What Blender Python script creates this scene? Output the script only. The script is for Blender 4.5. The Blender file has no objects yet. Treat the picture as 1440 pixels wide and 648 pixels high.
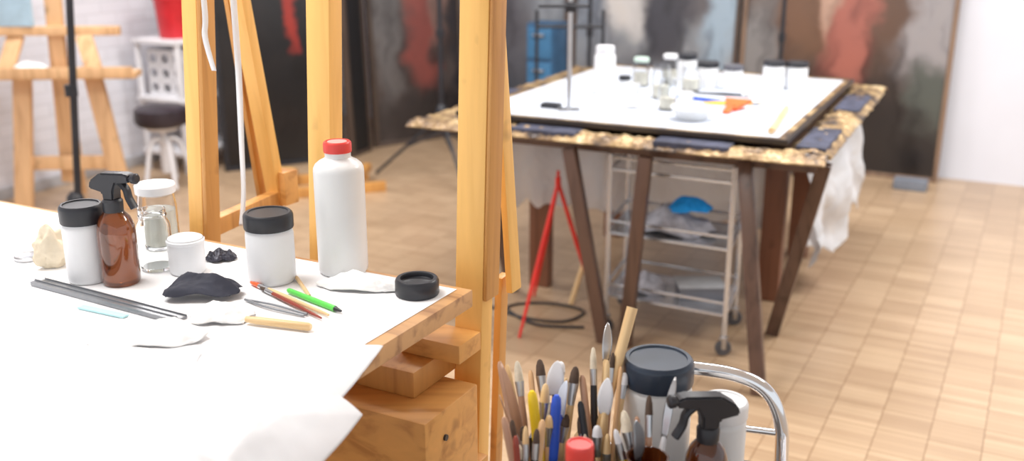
import bpy, bmesh, math, random
from mathutils import Vector, Matrix, noise, Quaternion
random.seed(7)
SC=bpy.context.scene
COL=SC.collection
E1=Vector((.884,-.468,0)).normalized(); E2=Vector((.468,.884,0)).normalized()
RZ=math.atan2(E1.y,E1.x)
# ------------------------------------------------------------ materials
MATS={}
def new_mat(name):
    m=bpy.data.materials.new(name); m.use_nodes=True
    nt=m.node_tree; b=nt.nodes['Principled BSDF']
    return m,nt,b
def N(nt,t,**k):
    n=nt.nodes.new(t)
    for a,v in k.items(): setattr(n,a,v)
    return n
def ramp(nt,stops):
    r=N(nt,'ShaderNodeValToRGB'); e=r.color_ramp.elements
    while len(e)<len(stops): e.new(0.5)
    for i,(p,c) in enumerate(stops):
        e[i].position=p; e[i].color=(*c,1)
    return r
def plain(name,col,rough=.5,metal=0,var=.12,scale=12,trans=0,ior=1.45,sss=0,bump=0,bscale=60,coat=0,alpha=1):
    if name in MATS: return MATS[name]
    m,nt,b=new_mat(name)
    tc=N(nt,'ShaderNodeTexCoord'); nz=N(nt,'ShaderNodeTexNoise'); nz.inputs['Scale'].default_value=scale; nz.inputs['Detail'].default_value=5
    nt.links.new(tc.outputs['Object'],nz.inputs['Vector'])
    lo=tuple(max(0,c*(1-var)) for c in col); hi=tuple(min(1,c*(1+var)) for c in col)
    r=ramp(nt,[(.3,lo),(.7,hi)])
    nt.links.new(nz.outputs['Fac'],r.inputs[0]); nt.links.new(r.outputs[0],b.inputs['Base Color'])
    b.inputs['Roughness'].default_value=rough; b.inputs['Metallic'].default_value=metal
    b.inputs['Transmission Weight'].default_value=trans; b.inputs['IOR'].default_value=ior
    b.inputs['Coat Weight'].default_value=coat; b.inputs['Alpha'].default_value=alpha
    if sss: 
        b.inputs['Subsurface Weight'].default_value=sss; b.inputs['Subsurface Radius'].default_value=(.01,.01,.01); b.inputs['Subsurface Scale'].default_value=.5
    if bump:
        n2=N(nt,'ShaderNodeTexNoise'); n2.inputs['Scale'].default_value=bscale; n2.inputs['Detail'].default_value=4
        nt.links.new(tc.outputs['Object'],n2.inputs['Vector'])
        bp=N(nt,'ShaderNodeBump'); bp.inputs['Strength'].default_value=bump; bp.inputs['Distance'].default_value=.01
        nt.links.new(n2.outputs['Fac'],bp.inputs['Height']); nt.links.new(bp.outputs[0],b.inputs['Normal'])
    MATS[name]=m; return m
def wood(name,dark,light,axis='z',rough=.42,scale=9,stretch=.08):
    if name in MATS: return MATS[name]
    m,nt,b=new_mat(name)
    tc=N(nt,'ShaderNodeTexCoord'); mp=N(nt,'ShaderNodeMapping')
    s=[scale]*3; s['xyz'.index(axis)]=scale*stretch
    mp.inputs['Scale'].default_value=s
    nt.links.new(tc.outputs['Object'],mp.inputs['Vector'])
    nz=N(nt,'ShaderNodeTexNoise'); nz.inputs['Scale'].default_value=3; nz.inputs['Detail'].default_value=8; nz.inputs['Distortion'].default_value=.6
    nt.links.new(mp.outputs[0],nz.inputs['Vector'])
    r=ramp(nt,[(.3,dark),(.5,light),(.75,tuple(min(1,c*1.12) for c in light))])
    nt.links.new(nz.outputs['Fac'],r.inputs[0])
    n3=N(nt,'ShaderNodeTexNoise'); n3.inputs['Scale'].default_value=11; nt.links.new(tc.outputs['Object'],n3.inputs['Vector'])
    r3=ramp(nt,[(.24,(.35,.3,.25)),(.34,(1,1,1))]); nt.links.new(n3.outputs['Fac'],r3.inputs[0])
    mx=N(nt,'ShaderNodeMix',data_type='RGBA',blend_type='MULTIPLY'); mx.inputs[0].default_value=.6
    nt.links.new(r.outputs[0],mx.inputs[6]); nt.links.new(r3.outputs[0],mx.inputs[7])
    nt.links.new(mx.outputs[2],b.inputs['Base Color'])
    bp=N(nt,'ShaderNodeBump'); bp.inputs['Strength'].default_value=.12; bp.inputs['Distance'].default_value=.004
    nt.links.new(nz.outputs['Fac'],bp.inputs['Height']); nt.links.new(bp.outputs[0],b.inputs['Normal'])
    b.inputs['Roughness'].default_value=rough
    MATS[name]=m; return m

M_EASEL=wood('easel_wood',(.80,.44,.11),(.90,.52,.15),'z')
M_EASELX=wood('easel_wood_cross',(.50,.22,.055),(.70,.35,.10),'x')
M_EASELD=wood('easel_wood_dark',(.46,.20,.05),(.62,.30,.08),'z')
M_PALE=wood('pale_beech',(.58,.33,.16),(.74,.46,.24),'z')
M_EDGE=wood('table_edge_wood',(.30,.14,.06),(.58,.32,.14),'x')
M_BROWN=wood('dark_brown_wood',(.05,.026,.018),(.11,.060,.042),'z',rough=.35)
M_RED_BROWN=wood('red_brown_wood',(.13,.050,.027),(.22,.09,.05),'z')
M_BAMBOO=wood('bamboo',(.62,.38,.16),(.80,.56,.29),'z',scale=20)
M_WHITEPL=plain('white_plastic',(.80,.81,.83),.35,sss=.15,var=.03)
M_WHITEP2=plain('white_milky_plastic',(.76,.77,.775),.3,sss=.2,var=.03)
M_BLACKPL=plain('black_plastic',(.022,.023,.029),.38,var=.2)
M_NAVYPL=plain('dark_blue_plastic',(.025,.038,.062),.28,var=.2)
M_REDPL=plain('red_plastic',(.75,.06,.05),.35,var=.06)
M_AMBER=plain('amber_glass',(.19,.050,.013),.04,trans=.75,var=.1,coat=.8)
M_GLASS=plain('clear_glass',(.96,.98,.98),.02,trans=1,var=.01)
M_GLASSF=plain('thin_clear_glass',(.97,.98,.99),.05,trans=1,var=.01,ior=1.12)
M_LIQ=plain('pale_varnish',(.80,.77,.66),.3,trans=.2,var=.05)
M_CHROME=plain('chrome',(.82,.83,.85),.12,1,var=.04)
M_CHROMEW=plain('satin_chrome',(.66,.68,.72),.2,.75,var=.04)
M_STEEL=plain('brushed_steel',(.55,.56,.58),.3,1,var=.1)
M_ALU=plain('aluminium',(.26,.27,.29),.35,.6,var=.1)
M_PAPER=plain('white_paper',(.88,.88,.895),.8,var=.02,bump=.05,bscale=30)
M_TISSUE=plain('white_tissue',(.90,.905,.92),.9,var=.02,bump=.12,bscale=22)
M_TISSUE2=plain('translucent_tissue',(.88,.885,.91),.5,var=.03,bump=.2,bscale=12,alpha=.80)
M_COTTON=plain('cotton_wool',(.91,.905,.90),.95,var=.02,bump=.12,bscale=50,sss=.25)
M_CLOTHK=plain('black_cloth',(.035,.037,.055),.75,var=.2,bump=.05,bscale=80)
M_FOIL=plain('black_foil',(.035,.035,.05),.4,.3,var=.3,bump=.2,bscale=120)
M_CREAM=plain('cream_sponge',(.76,.66,.50),.8,var=.12,bump=.3)
M_LBLUE=plain('pale_blue_plastic',(.45,.75,.78),.5)
M_ORANGE=plain('orange_paint',(.92,.13,.03),.35)
M_GREEN=plain('green_plastic',(.12,.70,.10),.35)
M_DKRED=plain('dark_red_paint',(.30,.05,.03),.35)
M_YEL=plain('yellow_plastic',(.9,.62,.02),.35)
M_BLUE=plain('blue_plastic',(.03,.10,.62),.35)
M_SKY=plain('bright_blue_cloth',(.01,.30,.80),.8,bump=.1)
M_TOWEL=plain('grey_white_towel',(.40,.40,.45),.95,var=.3,scale=30,bump=.3)
M_BRISTLE=plain('pale_bristle',(.68,.60,.47),.8,var=.2,scale=60)
M_BRISTLED=plain('dark_bristle',(.08,.05,.035),.8,var=.2,scale=60)
M_WHITEPT=plain('white_paint',(.76,.76,.79),.45,var=.04)
M_LEATHER=plain('black_leather',(.03,.022,.03),.4,var=.2,bump=.1)
M_REDCAN=plain('red_can',(.62,.02,.03),.4)
M_BLUECAB=plain('blue_crate',(.035,.10,.20),.5,var=.2)
M_REDMETAL=plain('red_metal',(.75,.03,.02),.35)
M_RUBBER=plain('grey_rubber',(.09,.09,.10),.6)
M_NAVY=plain('bare_navy_wood',(.05,.055,.09),.6,var=.5,scale=20,bump=.2)
M_SHEET=plain('translucent_sheeting',(.86,.88,.92),.35,var=.03,trans=.15,bump=.25,bscale=9,alpha=.72)
M_PINKW=wood('pinkish_wood',(.34,.18,.11),(.50,.29,.19),'z',scale=20)
M_GREYCAP=plain('dark_grey_plastic',(.10,.10,.12),.4)

def gold():
    m,nt,b=new_mat('gilded_carving')
    tc=N(nt,'ShaderNodeTexCoord'); nz=N(nt,'ShaderNodeTexNoise'); nz.inputs['Scale'].default_value=8; nz.inputs['Detail'].default_value=9; nz.inputs['Roughness'].default_value=.6
    nt.links.new(tc.outputs['Object'],nz.inputs['Vector'])
    r=ramp(nt,[(.38,(.06,.045,.04)),(.46,(.26,.165,.085)),(.57,(.47,.325,.16)),(.72,(.70,.57,.37))])
    nt.links.new(nz.outputs['Fac'],r.inputs[0]); nt.links.new(r.outputs[0],b.inputs['Base Color'])
    b.inputs['Metallic'].default_value=.4; b.inputs['Roughness'].default_value=.42
    v=N(nt,'ShaderNodeTexVoronoi'); v.inputs['Scale'].default_value=40; nt.links.new(tc.outputs['Object'],v.inputs['Vector'])
    bp=N(nt,'ShaderNodeBump'); bp.inputs['Strength'].default_value=.6; bp.inputs['Distance'].default_value=.008
    nt.links.new(v.outputs['Distance'],bp.inputs['Height']); nt.links.new(bp.outputs[0],b.inputs['Normal'])
    return m
M_GOLD=gold()

def floor_mat():
    m,nt,b=new_mat('mosaic_parquet')
    tc=N(nt,'ShaderNodeTexCoord')
    def brick(w,h,mort,c1,c2,cm,off=0):
        k=N(nt,'ShaderNodeTexBrick'); k.offset=off; k.inputs['Scale'].default_value=1
        k.inputs['Brick Width'].default_value=w; k.inputs['Row Height'].default_value=h; k.inputs['Mortar Size'].default_value=mort
        k.inputs['Mortar Smooth'].default_value=.5
        k.inputs['Color1'].default_value=(*c1,1); k.inputs['Color2'].default_value=(*c2,1); k.inputs['Mortar'].default_value=(*cm,1)
        nt.links.new(tc.outputs['Object'],k.inputs['Vector']); return k
    fing=brick(.16,.032,.0010,(.61,.44,.285),(.49,.335,.21),(.40,.27,.17))
    tile=brick(.16,.16,.0030,(1,1,1),(.89,.875,.86),(.66,.59,.52))
    mx=N(nt,'ShaderNodeMix',data_type='RGBA',blend_type='MULTIPLY'); mx.inputs[0].default_value=1
    nt.links.new(fing.outputs['Color'],mx.inputs[6]); nt.links.new(tile.outputs['Color'],mx.inputs[7])
    nz=N(nt,'ShaderNodeTexNoise'); nz.inputs['Scale'].default_value=2.2; nz.inputs['Detail'].default_value=6
    nt.links.new(tc.outputs['Object'],nz.inputs['Vector'])
    r=ramp(nt,[(.3,(.86,.84,.81)),(.7,(1.0,1.0,1.0))]); nt.links.new(nz.outputs['Fac'],r.inputs[0])
    m2=N(nt,'ShaderNodeMix',data_type='RGBA',blend_type='MULTIPLY'); m2.inputs[0].default_value=1
    nt.links.new(mx.outputs[2],m2.inputs[6]); nt.links.new(r.outputs[0],m2.inputs[7])
    nt.links.new(m2.outputs[2],b.inputs['Base Color'])
    b.inputs['Roughness'].default_value=.30
    return m
def brickwall_mat():
    m,nt,b=new_mat('white_painted_brick')
    tc=N(nt,'ShaderNodeTexCoord'); mp=N(nt,'ShaderNodeMapping'); mp.inputs['Rotation'].default_value=(math.pi/2,0,0)
    nt.links.new(tc.outputs['Object'],mp.inputs['Vector'])
    k=N(nt,'ShaderNodeTexBrick'); k.inputs['Scale'].default_value=1; k.inputs['Brick Width'].default_value=.24; k.inputs['Row Height'].default_value=.075; k.inputs['Mortar Size'].default_value=.007
    k.inputs['Mortar Smooth'].default_value=.8
    k.inputs['Color1'].default_value=(.78,.78,.84,1);k.inputs['Color2'].default_value=(.73,.73,.79,1);k.inputs['Mortar'].default_value=(.67,.67,.72,1)
    nt.links.new(mp.outputs[0],k.inputs['Vector']); nt.links.new(k.outputs['Color'],b.inputs['Base Color'])
    bp=N(nt,'ShaderNodeBump'); bp.invert=True; bp.inputs['Strength'].default_value=.3; bp.inputs['Distance'].default_value=.006
    nt.links.new(k.outputs['Fac'],bp.inputs['Height']); nt.links.new(bp.outputs[0],b.inputs['Normal'])
    b.inputs['Roughness'].default_value=.6
    return m
def painting_mat(name,base,base2,blobs,rough=.35):
    m,nt,b=new_mat(name)
    tc=N(nt,'ShaderNodeTexCoord'); nz=N(nt,'ShaderNodeTexNoise'); nz.inputs['Scale'].default_value=4; nz.inputs['Detail'].default_value=6
    nt.links.new(tc.outputs['Object'],nz.inputs['Vector'])
    sub=N(nt,'ShaderNodeVectorMath',operation='SUBTRACT'); sub.inputs[1].default_value=(.5,.5,.5); nt.links.new(nz.outputs['Color'],sub.inputs[0])
    sc=N(nt,'ShaderNodeVectorMath',operation='SCALE'); sc.inputs['Scale'].default_value=.40; nt.links.new(sub.outputs[0],sc.inputs[0])
    ad=N(nt,'ShaderNodeVectorMath',operation='ADD'); nt.links.new(tc.outputs['Object'],ad.inputs[0]); nt.links.new(sc.outputs[0],ad.inputs[1])
    n2=N(nt,'ShaderNodeTexNoise'); n2.inputs['Scale'].default_value=2.5; n2.inputs['Detail'].default_value=8; n2.inputs['Distortion'].default_value=1
    nt.links.new(tc.outputs['Object'],n2.inputs['Vector'])
    r=ramp(nt,[(.35,base),(.65,base2)]); nt.links.new(n2.outputs['Fac'],r.inputs[0])
    cur=r.outputs[0]
    for (x,z,rx,rz,col,soft) in blobs:
        mp=N(nt,'ShaderNodeMapping'); mp.inputs['Scale'].default_value=(1/rx,0,1/rz); mp.inputs['Location'].default_value=(-x/rx,0,-z/rz)
        nt.links.new(ad.outputs[0],mp.inputs['Vector'])
        ln=N(nt,'ShaderNodeVectorMath',operation='LENGTH'); nt.links.new(mp.outputs[0],ln.inputs[0])
        mr=N(nt,'ShaderNodeMapRange'); mr.interpolation_type='SMOOTHSTEP'; mr.inputs[1].default_value=1+soft; mr.inputs[2].default_value=1-soft
        nt.links.new(ln.outputs['Value'],mr.inputs[0])
        mx=N(nt,'ShaderNodeMix',data_type='RGBA'); nt.links.new(mr.outputs[0],mx.inputs[0]); nt.links.new(cur,mx.inputs[6]); mx.inputs[7].default_value=(*col,1)
        cur=mx.outputs[2]
    mp=N(nt,'ShaderNodeMapping'); mp.inputs['Scale'].default_value=(9,1,1.6); nt.links.new(ad.outputs[0],mp.inputs['Vector'])
    n4=N(nt,'ShaderNodeTexNoise'); n4.inputs['Scale'].default_value=1; n4.inputs['Detail'].default_value=6; nt.links.new(mp.outputs[0],n4.inputs['Vector'])
    r4=ramp(nt,[(.30,(.35,.33,.34)),(.5,(.95,.95,.95)),(.72,(1.0,.97,.93))]); nt.links.new(n4.outputs['Fac'],r4.inputs[0])
    mx=N(nt,'ShaderNodeMix',data_type='RGBA',blend_type='MULTIPLY'); mx.inputs[0].default_value=.8
    nt.links.new(cur,mx.inputs[6]); nt.links.new(r4.outputs[0],mx.inputs[7]); cur=mx.outputs[2]
    nt.links.new(cur,b.inputs['Base Color']); b.inputs['Roughness'].default_value=rough
    return m

# ------------------------------------------------------------ geometry
def J(*gs):
    V=[];F=[]
    for g in gs:
        o=len(V); V+=list(g[0]); F+=[tuple(i+o for i in f) for f in g[1]]
    return V,F
def from_bm(bm):
    bm.verts.index_update()
    g=([v.co.copy() for v in bm.verts],[tuple(v.index for v in f.verts) for f in bm.faces]); bm.free(); return g
def box(x0,x1,y0,y1,z0,z1,bev=.003):
    bm=bmesh.new(); bmesh.ops.create_cube(bm,size=1)
    for v in bm.verts: v.co=Vector(((x0+x1)/2+v.co.x*(x1-x0),(y0+y1)/2+v.co.y*(y1-y0),(z0+z1)/2+v.co.z*(z1-z0)))
    bev=min(bev,.4*min(abs(x1-x0),abs(y1-y0),abs(z1-z0)))
    if bev>0: bmesh.ops.bevel(bm,geom=bm.edges[:],offset=bev,segments=2,affect='EDGES',profile=.6)
    return from_bm(bm)
def beam(p1,p2,w,d,side=None,bev=.003):
    p1=Vector(p1);p2=Vector(p2);ax=(p2-p1);L=ax.length;ax.normalize()
    s=Vector(side) if side is not None else E1.copy()
    s=(s-ax*s.dot(ax)).normalized(); t=ax.cross(s)
    V,F=box(-w/2,w/2,-d/2,d/2,0,L,bev)
    return [p1+s*v.x+t*v.y+ax*v.z for v in V],F
def lathe(prof,seg=36,c=(0,0,0)):
    V=[];F=[];rings=[]
    for r,z in prof:
        if r<=1e-6: rings.append([len(V)]); V.append(Vector((c[0],c[1],c[2]+z)))
        else:
            rings.append(list(range(len(V),len(V)+seg)))
            for i in range(seg):
                a=2*math.pi*i/seg; V.append(Vector((c[0]+r*math.cos(a),c[1]+r*math.sin(a),c[2]+z)))
    for A,B in zip(rings,rings[1:]):
        for i in range(seg):
            j=(i+1)%seg
            if len(A)==1 and len(B)==1: continue
            if len(A)==1: F.append((A[0],B[j],B[i]))
            elif len(B)==1: F.append((A[i],A[j],B[0]))
            else: F.append((A[i],A[j],B[j],B[i]))
    return V,F
def sweep(pts,rad,seg=10,cap=True,flat=1.0):
    P=[Vector(p) for p in pts]
    if not hasattr(rad,'__len__'): rad=[rad]*len(P)
    V=[];F=[]; prev=None
    for i,p in enumerate(P):
        t=(P[min(i+1,len(P)-1)]-P[max(i-1,0)]).normalized()
        if prev is None:
            up=Vector((0,0,1)) if abs(t.z)<.9 else Vector((1,0,0))
            n=(up-t*up.dot(t)).normalized()
        else: n=(prev-t*prev.dot(t)).normalized()
        prev=n; b=t.cross(n)
        for k in range(seg):
            a=2*math.pi*k/seg; V.append(p+n*math.cos(a)*rad[i]+b*math.sin(a)*rad[i]*flat)
    for i in range(len(P)-1):
        for k in range(seg):
            j=(k+1)%seg; F.append((i*seg+k,i*seg+j,(i+1)*seg+j,(i+1)*seg+k))
    if cap:
        F.append(tuple(reversed(range(seg)))); F.append(tuple(range((len(P)-1)*seg,len(P)*seg)))
    return V,F
def smoothpts(pts,n=8):
    P=[Vector(p) for p in pts]; out=[]
    for i in range(len(P)-1):
        p0=P[max(i-1,0)];p1=P[i];p2=P[i+1];p3=P[min(i+2,len(P)-1)]
        for k in range(n):
            t=k/n; out.append(.5*((2*p1)+(p2-p0)*t+(2*p0-5*p1+4*p2-p3)*t*t+(3*p1-p0-3*p2+p3)*t**3))
    out.append(P[-1]); return out
def prism(poly,th):
    V=[Vector((x,-th/2,z)) for x,z in poly]+[Vector((x,th/2,z)) for x,z in poly]; n=len(poly)
    F=[tuple(range(n)),tuple(reversed(range(n,2*n)))]+[(i,n+i,n+(i+1)%n,(i+1)%n) for i in range(n)]
    bm=bmesh.new(); vs=[bm.verts.new(v) for v in V]
    for f in F: bm.faces.new([vs[i] for i in f])
    bmesh.ops.recalc_face_normals(bm,faces=bm.faces[:])
    bmesh.ops.bevel(bm,geom=bm.edges[:],offset=th*.12,segments=2,affect='EDGES')
    return from_bm(bm)
def grid(nx,ny,f):
    V=[Vector(f(i/nx,j/ny)) for j in range(ny+1) for i in range(nx+1)]
    F=[(j*(nx+1)+i,j*(nx+1)+i+1,(j+1)*(nx+1)+i+1,(j+1)*(nx+1)+i) for j in range(ny) for i in range(nx)]
    return V,F
def lump(c,size,seed=0,amp=.35,freq=2.2,sub=4,ridge=True):
    bm=bmesh.new(); bmesh.ops.create_icosphere(bm,subdivisions=sub,radius=1)
    for v in bm.verts:
        d=v.co.normalized(); q=d*freq+Vector((seed*3.1,seed*1.7,seed))
        n=noise.noise(q)+.45*noise.noise(q*2.1)+.12*noise.noise(q*4.3)
        if ridge: n=.5-abs(n)*1.4
        v.co=d*(1+amp*n)
        v.co.z=max(v.co.z,-.72)
    zmin=min(v.co.z for v in bm.verts)
    for v in bm.verts: v.co=Vector((c[0]+v.co.x*size[0],c[1]+v.co.y*size[1],c[2]+(v.co.z-zmin)*size[2]))
    return from_bm(bm)
def drape(sx,sy,h,seed,phi=.6,nf=3,nx=60,ny=44,fine=.10):
    def f(a,b):
        x=2*a-1;y=2*b-1
        q=Vector((x*1.1,y*1.1,seed)); w=noise.noise(q)
        r=max(abs(x),abs(y)); rr=min(1,math.hypot(x,y)/1.15)
        k=math.cos(phi)*x+math.sin(phi)*y+.45*w
        z=h*(1-rr**2)*(.66+.34*noise.noise(q*1.5))+h*.32*(1-r**4)*(1-abs(math.sin(k*nf*1.7)))
        z+=h*fine*(1-r**4)*(1-2*abs(noise.noise(q*3.0)))+h*fine*.5*(1-r**4)*(1-2*abs(noise.noise(q*6.0)))
        an=math.atan2(y,x); rg=1+(.16+fine)*noise.noise(Vector((math.cos(an)*1.8,math.sin(an)*1.8,seed)))+fine*.8*noise.noise(Vector((math.cos(an)*4,math.sin(an)*4,seed)))
        sq=(1-.24*(x*x*y*y))*rg
        return (x*sx*sq,y*sy*sq,max(.0008,z))
    return grid(nx,ny,f)
def tf(g,M):
    return [M@v for v in g[0]],g[1]
def mesh(name,geo,mat,parent=None,world=True,loc=None,label=None,cat=None,group=None,kind=None,solid=0,rotz=0):
    me=bpy.data.meshes.new(name)
    off=Vector((0,0,0))
    if parent is not None and world: off=parent_world(parent)
    elif loc is not None and world: off=Vector(loc)
    me.from_pydata([Vector(v)-off for v in geo[0]],[],geo[1])
    bm=bmesh.new(); bm.from_mesh(me); bmesh.ops.recalc_face_normals(bm,faces=bm.faces[:]); bm.to_mesh(me); bm.free()
    for p in me.polygons: p.use_smooth=True
    me.set_sharp_from_angle(angle=math.radians(38))
    me.materials.append(mat)
    o=bpy.data.objects.new(name,me); COL.objects.link(o)
    if parent is not None: o.parent=parent
    elif loc is not None: o.location=loc; o.rotation_euler[2]=rotz
    if solid:
        s=o.modifiers.new('thickness','SOLIDIFY'); s.thickness=solid; s.offset=1
    for k,v in (('label',label),('category',cat),('group',group),('kind',kind)):
        if v: o[k]=v
    return o
def parent_world(p):
    v=Vector((0,0,0))
    while p is not None: v+=Vector(p.location); p=p.parent
    return v
def thing(name,loc,label,cat,group=None,rotz=0):
    o=bpy.data.objects.new(name,None); o.empty_display_size=.05; o.location=loc; o.rotation_euler[2]=rotz; COL.objects.link(o)
    o['label']=label; o['category']=cat
    if group: o['group']=group
    return o
def struct(name,geo,mat,loc=(0,0,0),rotz=0):
    o=mesh(name,geo,mat,None,False); o.location=loc; o.rotation_euler[2]=rotz; o['kind']='structure'; return o
def lpart(parent,name,geo,mat,**k): return mesh(name,geo,mat,parent,world=False,**k)

# ------------------------------------------------------------ room
struct('floor',box(-6,7,-3.5,9,-.1,0,0),floor_mat(),(0,0,0),RZ)
def ab(a,b,z=0): 
    v=E1*a+E2*b; return Vector((v.x,v.y,z))
M_WALL=plain('white_plaster',(.74,.76,.84),.7,var=.02,scale=3,bump=.05)
struct('wall_back',box(-5.6,5.5,0,.1,0,3.3,0),M_WALL,ab(0,7.023),RZ)
wl=struct('wall_left',box(-7.1,0.0,0,.1,0,3.3,0),brickwall_mat())
wl.matrix_world=Matrix.Translation(ab(-5.5,7.023))@Matrix.Rotation(RZ+math.pi/2,4,'Z')
struct('ceiling',box(-6,5.5,-3.5,7.1,3.3,3.4,0),plain('ceiling_white',(.85,.85,.86),.8,var=.02),(0,0,0),RZ)
struct('baseboard_left',box(-7.0,-.02,-.02,0,0,.07,.003),plain('grey_skirting',(.45,.45,.47),.6),ab(-5.5,7.023),RZ+math.pi/2)

# ------------------------------------------------------------ canvases
def canvas(p0,p1,h,mat,label,lean=.12,frame=None,fw=.03):
    p0=Vector((*p0,0));p1=Vector((*p1,0));d=p1-p0;w=d.length;rz=math.atan2(d.y,d.x)
    t=thing('painting',p0,label,'painting',rotz=rz)
    R=Matrix.Rotation(-math.atan2(lean,h),4,'X')
    lpart(t,'canvas',tf(box(fw*.6,w-fw*.6,0,.025,fw*.6,h-fw*.6,.002),R),mat)
    g=J(box(0,fw,-.012,.035,0,h,.004),box(w-fw,w,-.012,.035,0,h,.004),box(fw,w-fw,-.012,.035,0,fw,.004),box(fw,w-fw,-.012,.035,h-fw,h,.004))
    lpart(t,'picture_frame',tf(g,R),frame or M_BROWN)
    return t
M_FR=wood('old_frame_wood',(.13,.08,.055),(.24,.155,.105),'z')
M_FRD=wood('worn_dark_frame_wood',(.045,.032,.026),(.09,.062,.048),'z')
def W(a,b): v=ab(a,b); return (v.x,v.y)
pr=painting_mat('painting_brown',(.035,.027,.025),(.095,.068,.055),[
 (1.2,1.02,.24,.38,(.32,.30,.31),.4),(.35,1.1,.28,.42,(.17,.09,.055),.5),(.12,.75,.13,.4,(.24,.23,.23),.5),
 (.72,1.0,.17,.42,(.38,.13,.10),.5),(.95,1.15,.12,.45,(.12,.07,.05),.5),(.75,.22,.9,.34,(.026,.022,.022),.5),(.55,1.25,.06,.3,(.50,.32,.24),.5),(1.25,.55,.12,.2,(.09,.10,.09),.5)])
canvas(W(-1.86,6.86),W(-.50,6.86),2.3,pr,'tall dark oil painting of brown and red drapery',frame=M_FR)
pl=painting_mat('painting_grey',(.24,.26,.29),(.40,.42,.45),[
 (.15,1.2,.2,.5,(.24,.28,.34),.5),(.44,1.15,.20,.32,(.66,.64,.63),.4),(.74,1.05,.20,.42,(.06,.06,.075),.4),(.95,1.3,.18,.35,(.12,.11,.12),.5),(1.13,.95,.12,.5,(.34,.44,.54),.5),(.62,.4,.6,.28,(.15,.15,.17),.5)])
canvas(W(-3.14,6.86),W(-1.88,6.86),2.3,pl,'tall grey oil painting with pale and black draped robes',frame=M_FRD)
pg=painting_mat('painting_dusk',(.05,.06,.08),(.17,.19,.23),[(.3,1.0,.2,.5,(.11,.11,.13),.5),(.6,1.2,.2,.4,(.26,.29,.33),.5)])
canvas(W(-3.93,6.84),W(-3.17,6.84),2.3,pg,'dark blue-grey oil painting leaning on the wall',frame=M_FRD)
pm=painting_mat('painting_redfigure',(.045,.032,.03),(.12,.095,.088),[
 (.16,1.0,.12,.7,(.15,.14,.14),.5),(.46,.85,.13,.62,(.23,.06,.05),.5),(.60,1.2,.1,.4,(.22,.13,.11),.5),(.4,1.3,.08,.2,(.36,.10,.08),.5),(.5,.18,.5,.2,(.035,.028,.028),.5),(.8,.8,.08,.6,(.035,.03,.035),.5)])
canvas((-1.03,7.38),(-.37,7.87),2.3,pm,'worn dark canvas with a faded red figure',frame=M_FRD,fw=.035)
pk=painting_mat('painting_black',(.007,.007,.009),(.016,.014,.015),[(.50,1.08,.045,.26,(.32,.03,.02),.5),(.55,.92,.03,.14,(.25,.025,.02),.5)])
canvas((-1.95,6.60),(-1.20,7.00),2.3,pk,'very dark canvas with a small red streak',frame=M_BLACKPL)
canvas((-1.15,7.03),(-1.05,7.28),2.1,plain('near_black_canvas',(.012,.012,.014),.6),'narrow black canvas seen almost edge on',frame=M_FRD,lean=.05)
mesh('foam_block',box(-.10,.10,-.05,.05,0,.07,.01),plain('grey_foam',(.18,.20,.24),.8),world=False,loc=(2.53,6.13,0),rotz=RZ,label='small grey foam block on the floor against the painting',cat='block')

# ------------------------------------------------------------ near worktable
C0=Vector((-.071,1.701,0)); ZT=.97
def L(u,w,z=0): return C0+E1*u+E2*w+Vector((0,0,z))
tb=thing('work_table',(C0.x,C0.y,0),'white-topped worktable with a bare wooden edge','table',rotz=RZ)
lpart(tb,'table_top',box(-1.75,0,-1.25,0,ZT-.036,ZT-.002,.004),M_EDGE)
for u,w in ((-1.65,-.12),(-.32,-.35),(-1.65,-1.15),(-.32,-1.15)):
    lpart(tb,'leg',box(u-.03,u+.03,w-.03,w+.03,0,ZT-.036,.004),M_EASELD)
def fpaper(a,b):
    u=-1.74+a*1.715; w=-1.24+b*1.225
    return L(u,w,ZT-.0008+.0008*noise.noise(Vector((u*5,w*5,0))))
mesh('paper_cover',grid(60,50,fpaper),M_PAPER,loc=L(0,0,ZT-.002),label='flat white paper covering the worktable top',cat='paper')
def sheet(name,cs,amp,freq,seed,lift,label,mat,nx=90,ny=80,sharp=1.0,cat='paper',rag=.006):
    cs=[Vector((*c,0)) for c in cs]
    def f(a,b):
        ca,cb=2*a-1,2*b-1
        kk=1-.03*(ca*ca*cb*cb)**2
        a2=(ca*kk+1)/2; b2=(cb*kk+1)/2
        p=(cs[0]*(1-a2)+cs[1]*a2)*(1-b2)+(cs[3]*(1-a2)+cs[2]*a2)*b2
        q=Vector((p.x*freq,p.y*freq,seed))
        n=noise.noise(q)+.4*noise.noise(q*2.1)
        n2=noise.noise(q*2.7+Vector((5,5,0)))
        rd=(1-min(1,abs(n)*2.2))**sharp+.35*(1-min(1,abs(n2)*2.5))
        edge=min(1,min(a,1-a,b,1-b)*7)
        p=p+Vector((noise.noise(q*.5+Vector((9,0,0))),noise.noise(q*.5+Vector((0,9,0))),0))*rag
        z=lift*(.15+.85*edge)+amp*(.12+.75*rd)*(.2+.8*edge)
        r=p-C0; u=r.dot(E1)
        if u>0:
            p=p-E1*(u*.22); z-=u*.18+u*u*3.2
        return (p.x,p.y,ZT+z)
    return mesh(name,grid(nx,ny,f),mat,loc=(cs[0].x,cs[0].y,ZT),label=label,cat=cat,solid=.0006)
sheet('tissue_sheet',[(-1.02,1.42),(-.185,1.455),(-.40,.70),(-1.25,.72)],.010,7,1,.001,'crumpled thin white tissue sheet hanging over the table edge',M_TISSUE2,160,140,1.5,rag=.006)
sheet('tissue_sheet',[(-.72,1.40),(-.185,1.285),(-.42,.62),(-.95,.66)],.012,6,5,.008,'creased translucent white sheet drooping off the table corner',M_TISSUE2,160,140,1.5,rag=.006)
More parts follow.
